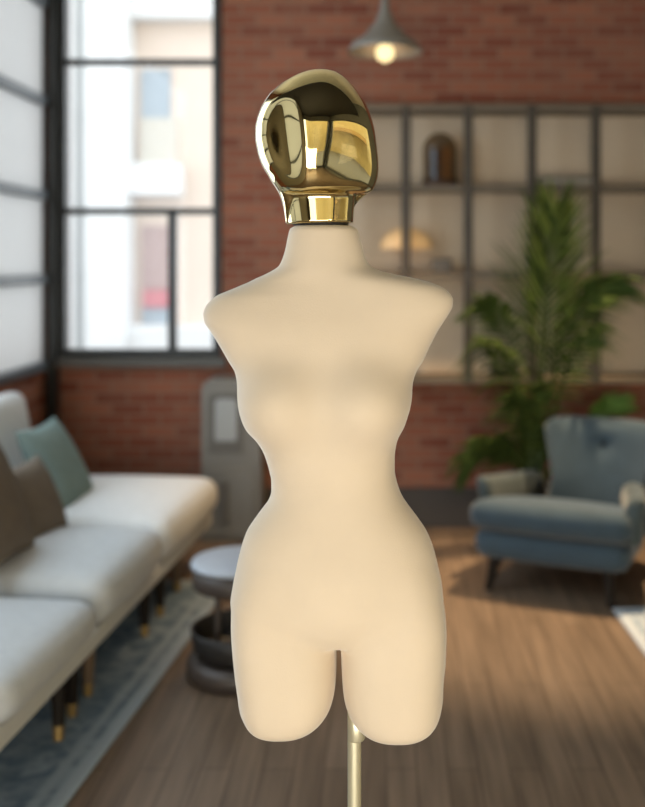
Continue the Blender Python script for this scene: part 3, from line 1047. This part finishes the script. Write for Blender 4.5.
# ------------------------------------------------------------------ mannequin
DM = 1.52
S = DM / F
MX = (330 - VX) * S
mann = thing('mannequin', 'cream velvet female dress form with polished gold head on a brass pole', 'mannequin', (MX, DM, 0))
def mx(px): return (px - VX) * S - MX
def mz(py): return HC - (py - VY) * S

prof_t = [  # row, left, right
    (222.5, 297, 349), (224, 293, 354), (227, 290, 357.5), (235, 288.3, 359.5), (246, 286.3, 362.5), (254, 284.3, 364.5), (261, 281.8, 367),
    (266, 279, 371), (270, 273.5, 378.5), (274, 266, 393), (278, 257, 413), (282, 249, 429), (286, 239.5, 440), (290, 230, 446.5), (295, 218, 451),
    (300, 211.5, 453), (306, 206.5, 452.6), (314, 203.8, 448.6), (322, 205.2, 443.5), (330, 210.5, 438.3), (340, 217, 433), (350, 223, 428),
    (360, 228.8, 423.4), (372, 236, 416), (384, 239.5, 411.5), (396, 241, 409.6), (406, 242.4, 407.6), (414, 244, 405.4), (425, 247.5, 402.8),
    (436, 256.5, 398.2), (446, 262, 396), (456, 266, 394.8), (470, 270, 394.7), (480, 271.8, 396.3), (490, 271.8, 399), (500, 269.4, 403.2),
    (510, 263, 409.6), (520, 256, 416.6), (536, 246.5, 426.6), (552, 241.5, 433), (570, 237.5, 437.5), (590, 234.8, 440.5), (606, 236.5, 437),
    (620, 252, 416), (632, 278, 394), (640, 296, 377), (645, 309, 365), (648.5, 323, 351)]
py_ = [r[0] for r in prof_t]
tl = curve(py_, [r[1] for r in prof_t]); tr = curve(py_, [r[2] for r in prof_t])
dpt = [  # row, front, back
    (222.5, .036, .036), (224, .043, .043), (227, .049, .049), (240, .052, .05), (255, .056, .053), (264, .059, .058), (275, .062, .064), (290, .067, .070), (305, .073, .075), (325, .082, .084),
    (350, .090, .090), (375, .095, .092), (400, .096, .088), (430, .092, .08), (455, .086, .073), (480, .083, .07), (505, .087, .078),
    (535, .096, .10), (575, .104, .12), (606, .102, .118), (622, .096, .108), (634, .086, .09), (642, .074, .072), (646, .058, .058), (648.5, .040, .045)]
tf = curve([r[0] for r in dpt], [r[1] for r in dpt]); tb = curve([r[0] for r in dpt], [r[2] for r in dpt])

def slab(X, Y, pyv, L_, R_, fr_, bk_, n):
    cx_ = (L_ + R_) / 2; a = np.maximum((R_ - L_) / 2, 1e-3) * S
    dx = np.abs(X - ((cx_ - VX) * S - MX)) / a
    b = np.where(Y < 0, fr_, bk_)
    dy = np.abs(Y) / b
    r = (dx ** n + dy ** n) ** (1 / n)
    return (r - 1) * np.minimum(a, b)

legL = [(560, 252, 326), (590, 238.5, 331), (606, 233.4, 333.5), (631, 233, 335), (658, 234.5, 336), (680, 236.6, 336), (699, 239.2, 335.2), (713, 241.2, 332),
        (722, 244.5, 327), (729, 248.5, 320), (734, 255.5, 310), (737, 268, 298), (738.6, 278, 288)]
legR = [(560, 352, 424), (590, 345, 437.5), (617, 341.5, 444.5), (640, 340.8, 446), (667, 341.6, 445.4), (694, 343, 443), (706, 344.6, 442.6), (717, 348, 441), (726, 353.5, 438),
        (732, 359.5, 434), (737, 368.5, 426.5), (740, 380, 415), (741.5, 391, 404)]
def leg_fn(tab):
    ys = [r[0] for r in tab]
    l = curve(ys, [r[1] for r in tab]); r_ = curve(ys, [r[2] for r in tab])
    y1 = ys[-1]; y0 = ys[0]
    wmax = max(r[2] - r[1] for r in tab)
    def fn(X, Y, pyv):
        L_, R_ = l(pyv), r_(pyv)
        k = np.clip((R_ - L_) / wmax, 0.02, 1) ** 0.55
        q = slab(X, Y, pyv, L_, R_, 0.092 * k, 0.105 * k, 2.7)
        q = np.maximum(q, (pyv - y1) * S)
        return smax(q, (y0 - pyv) * S, 0.02)
    return fn
lfL, lfR = leg_fn(legL), leg_fn(legR)
def ell(X, Y, Z, c_, r_):
    d_ = np.sqrt(((X - c_[0]) / r_[0]) ** 2 + ((Y - c_[1]) / r_[1]) ** 2 + ((Z - c_[2]) / r_[2]) ** 2)
    return (d_ - 1) * min(r_)
def torso_field(X, Y, Z):
    pyv = VY + (HC - Z) / S
    pyv = pyv + 13 * np.clip((pyv - 470) / 190, 0, 1)
    pyv = pyv - 3 * np.clip((240 - pyv) / 12, 0, 1)
    q = slab(X, Y, pyv, tl(pyv), tr(pyv), tf(pyv), tb(pyv), 2.2)
    q = np.maximum(q, (pyv - 648.5) * S)
    q = np.maximum(q, (222.5 - pyv) * S)
    for bxp in (288, 365):
        q = smin(q, ell(X, Y, Z, (mx(bxp), -0.058, mz(398)), (0.053, 0.064, 0.050)), 0.045)
    q = smin(q, smin(lfL(X, Y, pyv), lfR(X, Y, pyv), 0.003), 0.013)
    return q
torso = net_object('torso', M_velvet, mann, torso_field, (mx(196), -0.15, mz(746)), (mx(460), 0.15, mz(219)), 0.005, relax=4, label='cream velvet torso with short thighs')

# head: shell profile from the outline, neck and face plane added
prof_h = [(71, 314, 326), (72.5, 306, 336), (75, 299, 341), (79, 291, 346.5), (84, 283, 351.3), (90, 276, 356.3), (97, 269.3, 361.3), (104, 264.6, 365.6), (112, 260.6, 369.3), (121, 257.7, 372.3),
          (130, 256.2, 374.6), (140, 256.2, 376.2), (150, 257.8, 377.4), (160, 260.4, 378.4), (168, 263.6, 378.6), (176, 268.4, 377.9), (183, 272.4, 376.2), (189, 276.6, 373.6), (193, 279.4, 370), (197, 281.5, 365), (207, 285, 357), (224, 288, 352)]
hl = curve([r[0] for r in prof_h], [r[1] for r in prof_h]); hr = curve([r[0] for r in prof_h], [r[2] for r in prof_h])
prof_n = [(150, 285, 350), (186, 281, 352), (193, 282, 354), (200, 283.6, 354.4), (207, 285, 354), (215, 286.2, 353.4), (224.5, 287.6, 353.2)]
nl = curve([r[0] for r in prof_n], [r[1] for r in prof_n]); nr = curve([r[0] for r in prof_n], [r[2] for r in prof_n])
yaw = R(27)
fn_ = np.array([math.sin(yaw), -math.cos(yaw) * 0.985, -0.10]); fn_ /= np.linalg.norm(fn_)
hc = np.array([mx(316), 0.0, mz(138)])
def head_field(X, Y, Z):
    pyv = VY + (HC - Z) / S
    L_, R_ = hl(pyv), hr(pyv)
    k = np.clip((R_ - L_) / 122.0, 0.05, 1)
    fr_ = 0.098 * k ** 0.9
    q = slab(X, Y, pyv, L_, R_, fr_, 0.085 * k ** 0.9, 2.15)
    q = np.maximum(q, (71 - pyv) * S)
    u_ = (X - mx(320)) * math.sin(yaw) - Y * math.cos(yaw)
    q = smax(q, (pyv - 194) * S + 1.7 * np.minimum(u_ - 0.012, 0), 0.009)
    # gently domed face plate
    Rf = 0.30
    cf = hc + fn_ * (0.083 - Rf)
    dome = np.sqrt((X - cf[0]) ** 2 + (Y - cf[1]) ** 2 + (Z - cf[2]) ** 2) - Rf
    q = smax(q, dome, 0.016)
    # hollow running down the side of the face to the jaw
    A = np.array([mx(276), -0.112, mz(120)]); B = np.array([mx(286), -0.108, mz(212)])
    AB = B - A
    t = np.clip(((X - A[0]) * AB[0] + (Y - A[1]) * AB[1] + (Z - A[2]) * AB[2]) / (AB @ AB), 0, 1)
    cap = np.sqrt((X - A[0] - t * AB[0]) ** 2 + (Y - A[1] - t * AB[1]) ** 2 + (Z - A[2] - t * AB[2]) ** 2) - (0.043 + 0.003 * t)
    q = smax(q, -cap, 0.016)
    # neck
    nk = slab(X, Y - 0.004, pyv, nl(pyv), nr(pyv), 0.047, 0.05, 2.1)
    nk = np.maximum(nk, (150 - pyv) * S)
    q = smin(q, nk, 0.010)
    # flared bottom lip, cut flat (slightly tilted in the picture)
    q = smax(q, (pyv - 223.5 + (X - mx(320)) / S * 0.03) * S, 0.0015)
    return q
head = net_object('head', M_gold, mann, head_field, (mx(250), -0.125, mz(228)), (mx(386), 0.11, mz(68)), 0.003, relax=5, label='featureless polished gold head')
MB().lathe([(0, -0.004), (0.042, -0.004), (0.043, 0.0), (0.042, 0.004), (0, 0.004)], c=(mx(320.5), 0.002, mz(222.7))).build('neck_ring', M_ring, mann, 'thin black ring under the gold neck')
xp = mx(354); yp = 0.02
MB().tube([(xp, yp, 0.03), (xp, yp, mz(700))], 0.0105 , 24).build('pole', M_brass, mann, 'brass pole')
MB().lathe([(0, -0.03), (0.0122, -0.03), (0.0135, -0.027), (0.0135, 0.03), (0, 0.03)], c=(xp + 0.003, yp, mz(726)), n=32).build('collar', M_brass, mann, 'brass collar')
MB().lathe([(0, 0), (0.15, 0), (0.152, 0.006), (0.145, 0.014), (0.03, 0.022), (0.018, 0.05), (0.0, 0.05)], c=(xp, yp, 0), n=64).build('base', M_brass, mann)
